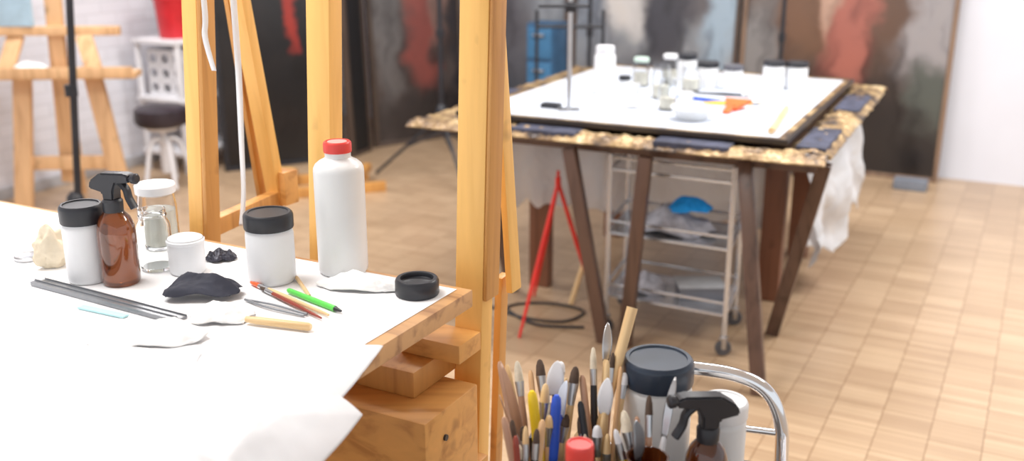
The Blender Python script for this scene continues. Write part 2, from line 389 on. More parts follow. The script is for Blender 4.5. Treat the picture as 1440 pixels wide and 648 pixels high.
sheet('white_cloth',[(-1.10,1.46),(-.45,1.40),(-.53,.85),(-1.2,.80)],.036,5,12,.012,'heap of rumpled white cloth on the worktable',M_TISSUE,160,140,1.2,'cloth',.02)

def screw_lid(r,h,z0):
    prof=[(0,z0),(r*.98,z0),(r,z0+.002),(r,z0+h*.78),(r*.97,z0+h*.9),(r*.90,z0+h),(r*.80,z0+h),(r*.78,z0+h*.93),(0,z0+h*.93)]
    V,F=lathe(prof,60)
    out=[]
    for i,v in enumerate(V):
        rr=math.hypot(v.x,v.y)
        if rr>r*.985 and (i%2==0): v=Vector((v.x*.982,v.y*.982,v.z))
        out.append(v)
    return out,F
def lidded_jar(x,y,z,r,H,lh,label,bm=None,lm=None,group=None):
    t=thing('plastic_jar',(x,y,z),label,'jar',group)
    b=H-lh
    lpart(t,'jar_body',lathe([(0,0),(r*.93,0),(r*.99,.005),(r,.012),(r,b-.012),(r*.97,b-.005),(r*.90,b-.001),(r*.88,b+.002),(0,b+.002)]),bm or M_WHITEPL)
    lpart(t,'screw_lid',screw_lid(r*1.03,lh,b),lm or M_BLACKPL)
    return t
lidded_jar(-.788,1.752,ZT,.038,.146,.034,'white plastic jar with black screw lid beside amber spray bottle',M_WHITEPL)
lidded_jar(-.446,1.748,ZT,.044,.132,.030,'wide white plastic jar with black screw lid')

def spray(x,y,z,r,Hb,label,ang,s=1.0):
    t=thing('spray_bottle',(x,y,z),label,'spray bottle',rotz=ang)
    lpart(t,'glass_bottle',lathe([(0,0),(r*.92,0),(r,.006),(r,Hb*.66),(r*.96,Hb*.74),(r*.80,Hb*.84),(r*.52,Hb*.92),(r*.42,Hb*.95),(r*.40,Hb),(0,Hb)]),M_AMBER,label='brown amber glass bottle')
    lpart(t,'collar',lathe([(0,Hb-.012),(r*.52,Hb-.012),(r*.54,Hb+.008),(r*.45,Hb+.012),(0,Hb+.012)],28),M_BLACKPL)
    poly=[(-.042,.020),(-.038,.034),(-.014,.050),(.040,.053),(.050,.048),(.050,.037),(.020,.033),(.013,.018),(.012,0),(-.012,0),(-.013,.014)]
    h=lpart(t,'spray_head',tf(prism([(a*s,b*s) for a,b in poly],.024*s),Matrix.Translation((0,0,Hb+.010))),M_BLACKPL)
    lpart(h,'nozzle',tf(lathe([(0,0),(.009*s,0),(.010*s,.008),(.007*s,.011),(0,.011)],20),Matrix.Translation((.050*s,0,Hb+.010+.043*s))@Matrix.Rotation(math.pi/2,4,'Y')),M_BLACKPL)
    lpart(h,'trigger',tf(sweep(smoothpts([(.022*s,0,.034*s),(.034*s,0,.022*s),(.038*s,0,.006*s),(.048*s,0,-.012*s)],6),[.006*s]*19,8,flat=1.4),Matrix.Translation((0,0,Hb+.010))),M_BLACKPL)
    return t
spray(-.722,1.736,ZT,.034,.148,'amber glass spray bottle with black trigger sprayer on worktable',-.35)

def glassjar(x,y,z,r,H,label,nk=.8,group=None,lid=None,liq=0,gm=None):
    t=thing('glass_jar',(x,y,z),label,'jar',group)
    k=.0025
    prof=[(0,0),(r*.9,0),(r,.006),(r,H*.68),(r*.96,H*.76),(r*nk,H*.84),(r*nk,H*.88),(r*nk*1.06,H*.89),(r*nk*1.06,H*.91),(r*nk,H*.92),(r*nk,H),
          (r*nk-k,H),(r*nk-k,H*.84),(r*.96-k,H*.75),(r-k,H*.67),(r-k,.01),(r*.85,.006),(0,.006)]
    lpart(t,'jar_glass',lathe(prof),gm or M_GLASS)
    if lid: lpart(t,'jar_lid',lathe([(0,H*.9),(r*nk*1.1,H*.9),(r*nk*1.12,H*1.02),(r*nk*1.05,H*1.045),(0,H*1.045)]),lid)
    if liq: lpart(t,'contents',lathe([(0,.008),(r*.9,.008),(r*.9,H*liq),(0,H*liq)]),M_LIQ)
    return t
glassjar(-.683,1.815,ZT,.031,.118,'small empty clear glass jar on worktable')
glassjar(-.722,1.950,ZT,.039,.128,'glass jar with pale contents and a white lid',.92,None,M_WHITEPL,.62,M_GLASSF)
t=thing('plastic_cup',(-.618,1.795,ZT),'short white plastic cup with soft lid','cup')
lpart(t,'cup_body',lathe([(0,0),(.031,0),(.0335,.004),(.034,.062),(.032,.068),(.028,.070),(0,.070)]),M_WHITEPL)
lpart(t,'cup_rim',lathe([(.034,.058),(.0355,.059),(.0355,.064),(.0335,.066)]),M_WHITEPL)
t=thing('tall_bottle',(-.322,1.80,ZT),'tall white plastic bottle with red screw cap','bottle')
lpart(t,'bottle_body',lathe([(0,0),(.043,0),(.0465,.005),(.047,.012),(.047,.196),(.0462,.203),(.043,.209),(.036,.215),(.028,.219),(.024,.222),(.024,.238),(0,.238)],48),M_WHITEP2)
lpart(t,'screw_cap',screw_lid(.0262,.020,.232),M_REDPL)
lpart(t,'cap_insert',lathe([(0,.2505),(.018,.2505),(.018,.2515),(0,.2515)]),plain('pale_red',(.85,.35,.33),.5))
mesh('jar_lid',lathe([(0,0),(.0385,0),(.0395,.002),(.0395,.024),(.038,.028),(.036,.030),(.030,.030),(.029,.028),(.029,.022),(.027,.021),(0,.021)],60),M_BLACKPL,world=False,loc=(-.170,1.676,ZT),label='black plastic screw lid lying on white paper',cat='lid')
mesh('metal_disc',lathe([(0,0),(.026,0),(.027,.002),(.027,.006),(.025,.008),(.023,.007),(0,.006)],40),M_STEEL,world=False,loc=(-.958,1.872,ZT),label='small round silver tin lid lying on paper',cat='lid')
def soft(name,c,size,seed,mat,label,cat,amp=.35,freq=2.2,rotz=0,sub=5,ridge=False):
    return mesh(name,lump((0,0,0),size,seed,amp,freq,sub,ridge),mat,world=False,loc=c,rotz=rotz,label=label,cat=cat)
def cloth(name,c,size,seed,mat,label,cat='cloth',rotz=0,phi=.6,nf=3,fine=.1):
    return mesh(name,drape(size[0],size[1],size[2],seed,phi,nf,fine=fine),mat,world=False,loc=c,rotz=rotz,label=label,cat=cat,solid=.0012)
cloth('black_cloth',(-.552,1.660,ZT+.009),(.070,.032,.034),3.4,M_CLOTHK,'folded soft black cloth lying over the straightedge','cloth',.05,1.1,1.7,.05)
cloth('black_foil',(-.576,1.868,ZT+.001),(.032,.022,.016),8,M_FOIL,'small crumpled black foil scrap','foil',.3,.3,4,.2)
soft('sponge',(-.890,1.822,ZT),(.030,.020,.046),5,M_CREAM,'cream sponge with torn edges','sponge',.35,1.4,.4)
cloth('cotton_wool',(-.490,1.560,ZT+.001),(.052,.034,.022),11.3,M_COTTON,'loose tuft of white cotton wool','cotton wool',0,.4,1.6,.14)
cloth('cotton_wool',(-.278,1.712,ZT+.001),(.080,.032,.022),15.2,M_COTTON,'flattened white cotton wool beside the tall bottle','cotton wool',-.2,.7,2,.14)
cloth('cotton_wool',(-.585,1.470,ZT+.004),(.085,.050,.026),19.6,M_COTTON,'large heap of white cotton wool','cotton wool',.2,.9,1.6,.14)

def stick(name,p0,p1,parts,label,cat,group=None):
    p0=Vector(p0);p1=Vector(p1)
    t=thing(name,p0,label,cat,group); t.rotation_mode='QUATERNION'; t.rotation_quaternion=(p1-p0).to_track_quat('Z','Y')
    for nm,mt,pr in parts:
        lpart(t,nm,lathe([(0,pr[0][0])]+[(r,s) for s,r in pr]+[(0,pr[-1][0])],12),mt)
    return t
def brush(p0,p1,hm,bmat,label,r=.004,flatr=.006,group=None,bl=.02,fl=.025):
    Lg=(Vector(p1)-Vector(p0)).length; h=Lg-bl-fl
    return stick('paint_brush',p0,p1,[('handle',hm,[(0,r*.5),(h*.15,r*.75),(h*.7,r*1.1),(h,r)]),
        ('ferrule',M_STEEL,[(h,r*1.05),(h+fl,flatr)]),('bristles',bmat,[(h+fl,flatr*.95),(h+fl+bl*.6,flatr*.8),(h+fl+bl*.9,flatr*.5),(h+fl+bl,flatr*.2)])],label,'paint brush',group)
zt=ZT+.005
GW='tools on the worktable'
brush((-.308,1.558,zt),(-.481,1.721,zt),M_BAMBOO,M_ORANGE,'thin brush with orange tip lying on worktable',.0042,.0045,GW,.03,.03)
brush((-.318,1.545,zt),(-.455,1.690,zt+.001),M_DKRED,M_BRISTLED,'dark red handled paint brush lying on worktable',.0035,.004,GW)
stick('marker_pen',(-.29,1.577,zt),(-.402,1.676,zt+.001),[('pen_tip',M_BLACKPL,[(0,.002),(.012,.004),(.016,.005)]),('pen_barrel',M_GREEN,[(.016,.0052),(.10,.0052)]),('pen_cap',M_GREEN,[(.10,.0048),(.145,.0048),(.149,.003)])],'bright green pen with black tip','pen',GW)
stick('pencil',(-.358,1.648,zt),(-.407,1.760,zt),[('pencil_body',M_BAMBOO,[(0,.0035),(.105,.0035)]),('pencil_tip',M_PINKW,[(.105,.0034),(.122,.0006)])],'short natural wood pencil','pencil',GW)
stick('wooden_stick',(-.440,1.533,zt+.003),(-.326,1.499,zt+.003),[('stick_body',M_BAMBOO,[(0,.005),(.02,.0065),(.115,.007),(.119,.005)])],'short pale wooden dowel','stick',GW)
tw=thing('tweezers',(-.469,1.637,ZT+.003),'slim grey metal tweezers','tweezers',GW)
for sgn in (-1,1):
    mesh('tweezer_arm',sweep(smoothpts([(-.469,1.637,ZT+.003),(-.415+sgn*.004,1.602+sgn*.006,ZT+.004),(-.348+sgn*.002,1.564+sgn*.003,ZT+.003)],6),.0022,8),M_ALU,tw)
a=Vector((-.870,1.735,0));b=Vector((-.550,1.552,0));d=(b-a).normalized();n=Vector((-d.y,d.x,0))
for k,(off,w,z) in enumerate(((0,.017,.004),(-.018,.011,.008))):
    p=a+n*off; q=b+n*off
    g=J(beam(p+Vector((0,0,ZT+z/2)),q+Vector((0,0,ZT+z/2)),w,z,n,.0006),beam(p+n*w*.4+Vector((0,0,ZT+z+.001)),q+n*w*.4+Vector((0,0,ZT+z+.001)),.002,.003,n,.0003))
    mesh('metal_ruler',g,M_ALU,loc=(p.x,p.y,ZT),label=('dark grey metal straightedge on white paper','narrow grey metal profile bar beside the straightedge')[k],cat='ruler')
mesh('plastic_strip',beam((-.745,1.605,ZT+.002),(-.650,1.560,ZT+.002),.014,.003,(0,1,0),.0006),M_LBLUE,loc=(-.73,1.60,ZT),label='pale blue translucent plastic strip on white paper',cat='strip')

# ------------------------------------------------------------ easels behind the table
def post(parent,u,w,a=.06,b=.045,z0=.06,z1=2.1,mat=None,name='post',lean=.05):
    p=L(u,w,0)
    g=beam((p.x+lean*(z0-.97),p.y,z0),(p.x+lean*(z1-.97),p.y,z1),a,b,E1,.004)
    return mesh(name,g,mat or M_EASEL,parent)
p=L(-.2,.08); e=thing('studio_easel',(p.x,p.y,0),'heavy golden wood studio easel with two upright masts','easel')
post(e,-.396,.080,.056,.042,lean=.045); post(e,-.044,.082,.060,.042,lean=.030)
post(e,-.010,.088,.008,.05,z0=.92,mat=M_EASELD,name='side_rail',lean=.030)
mesh('rear_strut',beam((.004,1.865,.905),(-.032,1.88,1.50),.014,.04,E1),M_EASEL,e)
mesh('rear_leg',beam((-.020,1.885,.93),(-.05,1.98,.05),.016,.03,E1),M_EASELD,e)
M=Matrix.Translation(C0)@Matrix.Rotation(RZ,4,'Z')
def eb(name,x0,x1,y0,y1,z0,z1,mat,parent=None,bev=.004): return mesh(name,tf(box(x0,x1,y0,y1,z0,z1,bev),M),mat,parent or e)
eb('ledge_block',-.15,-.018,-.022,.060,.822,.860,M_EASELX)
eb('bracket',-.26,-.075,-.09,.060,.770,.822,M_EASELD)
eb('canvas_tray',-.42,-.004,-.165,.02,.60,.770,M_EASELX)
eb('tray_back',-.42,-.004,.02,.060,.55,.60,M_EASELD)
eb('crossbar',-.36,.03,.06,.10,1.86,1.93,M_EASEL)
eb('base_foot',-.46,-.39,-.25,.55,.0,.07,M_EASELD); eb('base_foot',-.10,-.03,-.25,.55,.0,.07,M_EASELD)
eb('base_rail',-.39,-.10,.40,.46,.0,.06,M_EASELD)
mesh('tray_peg',tf(lathe([(0,0),(.006,0),(.006,.004),(0,.004)],16),Matrix.Translation(L(-.004,-.10,.715))@Matrix.Rotation(RZ,4,'Z')@Matrix.Rotation(math.pi/2,4,'Y')),M_BLACKPL,e)
p=L(-.657,.08); e2_=thing('studio_easel',(p.x,p.y,0),'golden wood easel with doubled mast and slanting rear strut','easel')
post(e2_,-.742,.076,.042,.026,lean=.06); post(e2_,-.713,.082,.012,.042,mat=M_EASELD,name='mast_guide',lean=.06)
mesh('rear_strut',beam((-.592,2.43,.93),(-.672,2.26,2.05),.040,.03,E1),M_EASEL,e2_)
mesh('rear_strut',beam((-.634,2.45,.93),(-.680,2.27,2.05),.014,.03,E1),M_EASELD,e2_)
mesh('strut_block',beam((-.572,2.43,.93),(-.572,2.43,1.015),.045,.05,E1),M_EASELX,e2_)
mesh('brace',beam((-.70,2.12,.945),(-.59,2.43,.945),.04,.03,(0,0,1)),M_EASELD,e2_)
mesh('rear_leg',beam((-.60,2.43,.94),(-.64,2.50,.03),.03,.03,E1),M_EASELD,e2_)
eb('crossbar',-.72,-.50,.06,.105,1.90,1.96,M_EASEL,e2_)
eb('base_foot',-.78,-.70,-.25,.75,.0,.07,M_EASELD,e2_)
def ribbon(pts,w,label,tw=.12):
    P=smoothpts(pts,8); V=[];F=[]
    for i,p in enumerate(P):
        s=Vector((1,.5*math.sin(i*tw),0)).normalized()*w/2
        V+= [p-s,p+s]
    for i in range(len(P)-1): F.append((2*i,2*i+1,2*i+3,2*i+2))
    return mesh('ribbon',(V,F),M_PAPER,loc=P[0],label=label,cat='ribbon',solid=.0005,group='white ribbons hanging on the easel')
ribbon([(-.600,1.985,1.93),(-.602,1.985,1.6),(-.600,1.985,1.44),(-.604,1.985,1.39),(-.592,1.985,1.325)],.011,'short white ribbon tape hanging from easel')
ribbon([(-.548,2.04,1.93),(-.562,2.06,1.5),(-.566,2.07,1.38),(-.570,2.08,1.30),(-.576,2.08,1.15),(-.580,2.08,1.05),(-.590,2.08,.975)],.013,'long narrow white ribbon tape hanging from easel')

# ------------------------------------------------------------ far table with gilded frame
B=Vector((1.065,3.304,0)); MB=Matrix.Translation(B)@Matrix.Rotation(RZ+.034,4,'Z')
def LB(u,w,z): return MB@Vector((u,w,z))
ft=thing('trestle_table',LB(-.8,.9,0),'dark brown trestle table under a gilded frame','table')
mesh('table_top',tf(box(-1.58,-.08,.10,1.76,.785,.812,.004),MB),M_BROWN,ft)
mesh('apron',tf(box(-1.45,-.05,.14,.20,.755,.785,.004),MB),M_BROWN,ft)
mesh('apron',tf(box(-1.45,-.10,1.55,1.61,.72,.785,.004),MB),M_BROWN,ft)
for a,b in (((.222,3.78,.78),(.370,3.69,0)),((.497,3.62,.78),(.448,3.66,0)),((.847,3.53,.78),(.881,3.227,0)),((1.129,3.507,.78),(1.064,3.777,0)),((-.12,4.05,.78),(.0,4.30,0))):
    mesh('leg',beam(a,b,.052,.035,E1),M_BROWN,ft,label='dark brown slanting trestle leg')
for q in ((.135,4.37),(1.149,4.185),(.55,5.15),(1.45,4.8)):
    mesh('post',beam((q[0],q[1],0),(q[0],q[1],.785),.095,.06,E1),M_RED_BROWN,ft,label='broad reddish brown upright')
gf=thing('gilded_frame',LB(-.83,.93,.812),'ornate carved gilded picture frame lying flat on the table','picture frame')
FU,FW=1.67,1.876
def rail(u0,u1,w0,w1,along):
    n=260; m=22
    def f(a,b):
        prof=.008+.018*math.sin(math.pi*min(1,b*1.15))**.7
        if along=='u': u=u0+(u1-u0)*a; w=w0+(w1-w0)*b
        else: w=w0+(w1-w0)*a; u=u0+(u1-u0)*b
        q=Vector((u*24,w*24,0)); k=abs(noise.noise(q))*.020+.007*noise.noise(q*2.7)
        edge=1-abs(2*b-1)**6
        du=.009*noise.noise(Vector((u*14,w*14,7)))*(1-edge*.6)
        if along=='u': w+=du
        else: u+=du
        return LB(u,w,.812+max(0,(prof+k-.004))*edge*.95)
    return grid(n,m,f)
RW=.165
G=J(rail(-FU,0,0,RW,'u'),rail(-FU,0,FW-RW,FW,'u'),rail(0,-RW,RW*.7,FW-RW*.7,'w'),rail(-FU,-FU+RW,RW*.7,FW-RW*.7,'w'))
mesh('carved_moulding',G,M_GOLD,gf,solid=.003)
for (u0,u1,w0,w1) in ((-1.20,-.93,.02,.125),(-.62,-.34,.02,.125),(-.13,-.025,.16,.55),(-.13,-.025,1.0,1.42),(-.9,-.6,1.76,1.84),(-1.64,-1.56,.5,.9)):
    mesh('bare_panel',tf(box(u0,u1,w0,w1,.82,.846,.002),MB),M_NAVY,gf,label='bare dark navy strip without gilding')
wb=thing('backing_board',LB(-.82,.93,.860),'white board in slim black and gilt frame','board')
mesh('white_board',tf(box(-1.47,-.17,.13,1.75,.860,.868,.002),MB),plain('blueish_white_board',(.60,.65,.74),.45,var=.08,scale=4),wb)
def ringf(o,i,z0,z1):
    u0,u1,w0,w1=-1.50,-.15,.116,1.768
    return J(box(u0+o,u1-o,w0+o,w0+i,z0,z1,.002),box(u0+o,u1-o,w1-i,w1-o,z0,z1,.002),box(u1-i,u1-o,w0+i,w1-i,z0,z1,.002),box(u0+o,u0+i,w0+i,w1-i,z0,z1,.002))
mesh('slim_frame',tf(ringf(0,.016,.852,.872),MB),plain('black_slim_frame',(.035,.025,.02),.4),wb)
mesh('gilt_slip',tf(ringf(.016,.042,.862,.8715),MB),M_GOLD,wb)
ZB=.868
G1='jars and bottles on the framed board'
t=thing('plastic_bottle',(.421,4.53,ZB),'white plastic bottle with white cap standing on framed board','bottle',G1)
lpart(t,'bottle_body',lathe([(0,0),(.045,0),(.048,.005),(.048,.165),(.044,.178),(.038,.185),(0,.185)]),M_WHITEPL)
lpart(t,'screw_cap',screw_lid(.042,.035,.182),M_WHITEPT)
lidded_jar(.527,4.655,ZB,.028,.065,.020,'tiny white pot with black lid on framed board',group=G1)
glassjar(.616,4.76,ZB,.038,.13,'clear glass jar with pale green lid',.85,G1,plain('pale_green_lid',(.55,.70,.62),.4),.5,M_GLASSF)
glassjar(.646,4.118,ZB,.038,.13,'tall clear glass jar of thinner',.8,G1,None,.4,M_GLASSF)
glassjar(.66,4.40,ZB,.040,.15,'clear glass jar standing half empty on framed board',.9,G1,None,.4,M_GLASSF)
glassjar(.76,4.80,ZB,.038,.14,'clear glass jar with white lid',.8,G1,M_WHITEPT,.5,M_GLASSF)
glassjar(.83,4.62,ZB,.042,.11,'wide clear glass jar half filled',.85,G1,None,.5,M_GLASSF)
lidded_jar(.922,4.70,ZB,.050,.125,.025,'white plastic jar with black lid on framed board',group=G1)
lidded_jar(1.032,4.655,ZB,.045,.115,.022,'white plastic jar with dark lid on framed board',group=G1,lm=M_GREYCAP)
lidded_jar(1.222,4.655,ZB,.050,.135,.022,'white plastic jar with black lid next to its twin',group=G1)
lidded_jar(1.328,4.655,ZB,.050,.13,.022,'white plastic jar with black lid near the frame edge',group=G1)
lidded_jar(.86,4.90,ZB,.045,.14,.03,'white jar with black lid behind glass jars',group=G1)
for x,y,r,h in ((.75,4.28,.034,.045),(.55,4.48,.03,.05),(1.08,4.42,.032,.04)):
    t=thing('plastic_cup',(x,y,ZB),'small low white plastic cup on framed board','cup',G1)
    lpart(t,'cup_body',lathe([(0,0),(r*.8,0),(r,h),(r*1.06,h+.002),(r*.94,h),(r*.75,.006),(0,.006)]),M_WHITEPL)
t=thing('glass_bowl',(.713,3.90,ZB),'shallow milky white bowl on framed board','bowl')
lpart(t,'bowl_glass',lathe([(0,0),(.05,0),(.055,.004),(.085,.045),(.088,.05),(.084,.05),(.05,.008),(0,.006)]),M_WHITEP2)
GF='brushes on the framed board'
brush((.70,4.45,ZB+.007),(.95,4.22,ZB+.011),M_BLUE,M_BRISTLED,'blue handled brush lying on framed board',.008,.010,GF)
brush((.82,4.24,ZB+.007),(1.07,4.22,ZB+.011),M_YEL,M_BRISTLE,'yellow handled brush lying on framed board',.008,.011,GF)
brush((.83,4.52,ZB+.007),(1.07,4.42,ZB+.011),M_BLACKPL,M_BRISTLE,'black handled brush lying on framed board',.007,.010,GF)
t=thing('scraper',(.905,4.08,ZB),'bright red-orange plastic scraper on framed board','scraper',rotz=-.5)
MS=Matrix.Rotation(-1.35,4,'X')
lpart(t,'blade',tf(prism([(-.020,.0),(.020,.0),(.060,.11),(-.060,.11)],.014),Matrix.Translation((0,0,.008))@MS),M_ORANGE)
lpart(t,'grip',tf(box(-.014,.014,-.008,.008,-.08,.004,.003),Matrix.Translation((0,0,.022))@MS),M_ORANGE)
stick('wooden_stick',(.951,3.60,ZB+.014),(1.15,4.12,ZB+.014),[('stick_body',M_BAMBOO,[(0,.012),(.5,.014),(.53,.010)])],'long pale wooden batten on framed board','stick')
mesh('eraser',box(-.04,.04,-.025,.025,0,.02,.004),M_BLACKPL,world=False,loc=(.165,4.165,ZB),rotz=RZ,label='small black rubber block on framed board',cat='eraser')
cloth('paper_wad',(.50,4.20,ZB),(.09,.06,.045),31,M_TISSUE,'crumpled white tissue on framed board','paper')
cloth('paper_wad',(.86,3.84,ZB),(.06,.05,.02),33,M_TISSUE,'small flattened white tissue on framed board','paper')
t=thing('clamp_stand',(.236,4.10,ZB),'slim steel rod stand with black clamp on framed board','stand')
lpart(t,'base_plate',box(-.045,.045,-.03,.03,0,.008,.003),M_STEEL)
lpart(t,'rod',lathe([(0,.008),(.0095,.008),(.0095,.62),(0,.62)],16),M_STEEL)
lpart(t,'clamp',box(-.022,.022,-.018,.018,.40,.44,.004),M_BLACKPL)
lpart(t,'clamp_arm',tf(lathe([(0,-.13),(.007,-.13),(.007,.07),(0,.07)],12),Matrix.Translation((0,-.02,.425))@Matrix.Rotation(math.pi/2,4,'Y')),M_BLACKPL)
def hang(p0,p1,ztop,zbot,seed,label,amp=.05,fr=22,rag=.10):
    p0=Vector((*p0,0));p1=Vector((*p1,0));nn=(p1-p0).cross(Vector((0,0,1))).normalized()
    def f(a,b):
        p=p0.lerp(p1,a); q=amp*(.15+b)*(math.sin(a*fr+seed)+1.2*noise.noise(Vector((a*6,b*3,seed)))+.35*abs(noise.noise(Vector((a*14,b*8,seed)))))
        q+=amp*1.1*math.sin(b*math.pi*.8)
        z=ztop-(ztop-zbot-rag*noise.noise(Vector((a*3,seed,0)))-rag*.3*noise.noise(Vector((a*11,seed,4))))*b
        p=p+nn*q; return (p.x,p.y,z)
    return mesh('plastic_sheeting',grid(110,60,f),M_SHEET,loc=(p0.x,p0.y,ztop),label=label,cat='plastic sheet',solid=.001,group='protective sheeting under the far table')
hang((1.13,3.86),(1.64,4.72),.782,.27,1,'loose translucent plastic sheeting hanging from table side',.050,12,.14)
hang((.35,4.62),(1.20,4.26),.782,.30,4,'white plastic sheeting hanging beneath the tabletop',.03,19)
hang((-.16,4.30),(.40,4.22),.782,.42,7,'pale plastic sheeting hanging behind the trestle legs',.02,13)

# ------------------------------------------------------------ chrome trolley under the far table
P=[Vector((.820,3.57,0)),Vector((.385,3.80,0)),Vector((.93,3.88,0)),Vector((.495,4.11,0))]
tr=thing('chrome_trolley',((P[0]+P[3])/2),'chrome tube trolley with three shelves on castors','trolley')
for q in P:
    mesh('upright',sweep([q+Vector((0,0,.07)),q+Vector((0,0,.752))],.0105,12),M_CHROMEW,tr)
    c=mesh('castor',tf(lathe([(0,-.011),(.026,-.011),(.032,-.006),(.032,.006),(.026,.011),(0,.011)],24),Matrix.Translation(q+Vector((0,0,.032)))@Matrix.Rotation(math.pi/2,4,'X')),M_RUBBER,tr)
    mesh('castor_fork',J(beam(q+Vector((-.0,-.015,.03)),q+Vector((0,-.015,.075)),.018,.003),beam(q+Vector((0,.015,.03)),q+Vector((0,.015,.075)),.018,.003),beam(q+Vector((0,0,.068)),q+Vector((0,0,.08)),.03,.034)),M_STEEL,c)
def tray(z,solidtray):
    c=[P[0],P[1],P[3],P[2]]; gs=[]
    for i in range(4):
        a=c[i];b=c[(i+1)%4]
        for dz in (0,.05): gs.append(sweep([a+Vector((0,0,z+dz)),b+Vector((0,0,z+dz))],.0065,8))
    if solidtray:
        V=[q+Vector((0,0,z+.004)) for q in c]+[q+Vector((0,0,z-.004)) for q in c]
        gs.append((V,[(0,1,2,3),(7,6,5,4),(0,4,5,1),(1,5,6,2),(2,6,7,3),(3,7,4,0)]))
    mesh('shelf',J(*gs),M_CHROMEW,tr)
tray(.69,False);tray(.43,True);tray(.165,True)
cc=(P[0]+P[3])/2
cloth('towel',(cc.x-.02,cc.y-.02,.435),(.17,.10,.10),41,M_TOWEL,'folded grey and white towel on the trolley shelf','towel',RZ,.3,2,.05)
cloth('blue_cloth',(cc.x+.05,cc.y-.06,.528),(.08,.05,.05),43,M_SKY,'bright blue cloth on the trolley shelf','cloth',.1,.8,2)
cloth('towel',(cc.x-.11,cc.y+.02,.17),(.09,.08,.08),45,M_TOWEL,'bunched towel on the lowest trolley shelf','towel',RZ,.3,2,.05)
t=thing('plastic_box',(cc.x+.10,cc.y-.06,.17),'low grey plastic box on the lowest trolley shelf','box')
lpart(t,'box_body',box(-.09,.09,-.06,.06,0,.05,.006),plain('grey_box',(.15,.16,.19),.5)); lpart(t,'box_lid',box(-.095,.095,-.065,.065,.05,.062,.004),plain('light_grey_box',(.4,.42,.45),.5))
t=thing('red_tripod',(.19,3.98,0),'slim red metal tripod standing beneath the table','tripod')
ap=Vector((.19,3.98,.59))
for q in ((.029,3.741,0),(.370,4.12,0),(.10,4.22,0)):
    mesh('leg',sweep([ap,ap.lerp(Vector(q),.5),Vector(q)],[.008,.010,.006],10),M_REDMETAL,t)
mesh('hub',lathe([(0,0),(.012,0),(.012,.03),(.007,.035),(.007,.06),(0,.06)],20,(ap.x,ap.y,ap.z-.01)),M_REDMETAL,t)
stick('wooden_stick',(.26,4.12,0),(.345,4.17,.27),[('stick_body',M_BAMBOO,[(0,.012),(.28,.012)])],'short wooden batten leaning under the table','stick')
mesh('cable',sweep(smoothpts([(-.15,4.15,.006),(.0,3.98,.006),(.2,3.90,.006),(.31,4.00,.006),(.25,4.08,.006),(.1,4.12,.006),(-.02,4.06,.006),(.10,3.86,.012),(.30,3.84,.006)],10),.006,8),M_BLACKPL,loc=(0,4.1,0),label='black electric cable looped on the parquet floor',cat='cable')

# ------------------------------------------------------------ black stands
def stand(x,y,hub,H,r,rad,label,ang0=0,pr=.014,lean=0):
    t=thing('light_stand',(x,y,0),label,'stand')
    mesh('pole',sweep([(x,y,hub-.12),(x+lean*(H-hub),y,H)],pr,12),M_BLACKPL,t)
    mesh('hub',lathe([(0,-.03),(pr*2.2,-.03),(pr*2.6,.0),(pr*2.2,.05),(pr,.07),(0,.07)],20,(x,y,hub)),M_BLACKPL,t)
    for k in range(3):
        a=ang0+k*2.094
        f=Vector((x+rad*math.cos(a),y+rad*math.sin(a),.01)); 
        mesh('leg',sweep([(x,y,hub),f],pr*.65,8),M_BLACKPL,t)
        mesh('brace',sweep([(x,y,hub-.11),Vector((x,y,hub)).lerp(f,.55)],pr*.45,8),M_BLACKPL,t)
    mesh('collar',lathe([(0,0),(pr*1.7,0),(pr*1.7,.05),(0,.05)],16,(x+lean*.5,y,hub+.5)),M_BLACKPL,t)
    return t
stand(-1.967,4.33,.39,2.3,.014,.42,'tall black light stand with spread tripod legs',.4,.016,.09)
stand(-.46,6.45,.42,2.3,.014,.46,'black tripod stand on the parquet by the canvases',-1.2,.016)
stand(.50,6.50,.42,2.3,.014,.22,'black stand behind the gilded frame table',.3,.013)
stand(1.66,6.2,.42,2.2,.014,.35,'thin black stand in front of the tall paintings',.9,.013)
t=thing('frame_rack',(.42,6.1,0),'small black metal rack behind the far table','rack')
for xx in (.15,.55): mesh('upright',sweep([(xx,6.1,0),(xx,6.1,1.12)],.011,8),M_BLACKPL,t)
mesh('crossbar',sweep([(.15,6.1,1.02),(.55,6.1,1.02)],.011,8),M_BLACKPL,t)
mesh('crossbar',sweep([(.15,6.1,.3),(.55,6.1,.3)],.011,8),M_BLACKPL,t)
t=thing('blue_cabinet',(.24,6.86,0),'tall dull blue drawer cabinet behind the far table','cabinet',rotz=RZ)
lpart(t,'cabinet_body',box(-.10,.10,-.11,.11,0,.98,.006),M_BLUECAB)
for k in range(4):
    dr=lpart(t,'drawer',box(-.09,.09,-.125,-.11,.04+k*.235,.25+k*.235,.005),plain('blue_drawer',(.04,.15,.30),.45))
    lpart(dr,'handle',box(-.04,.04,-.145,-.125,.19+k*.235,.205+k*.235,.003),M_STEEL)

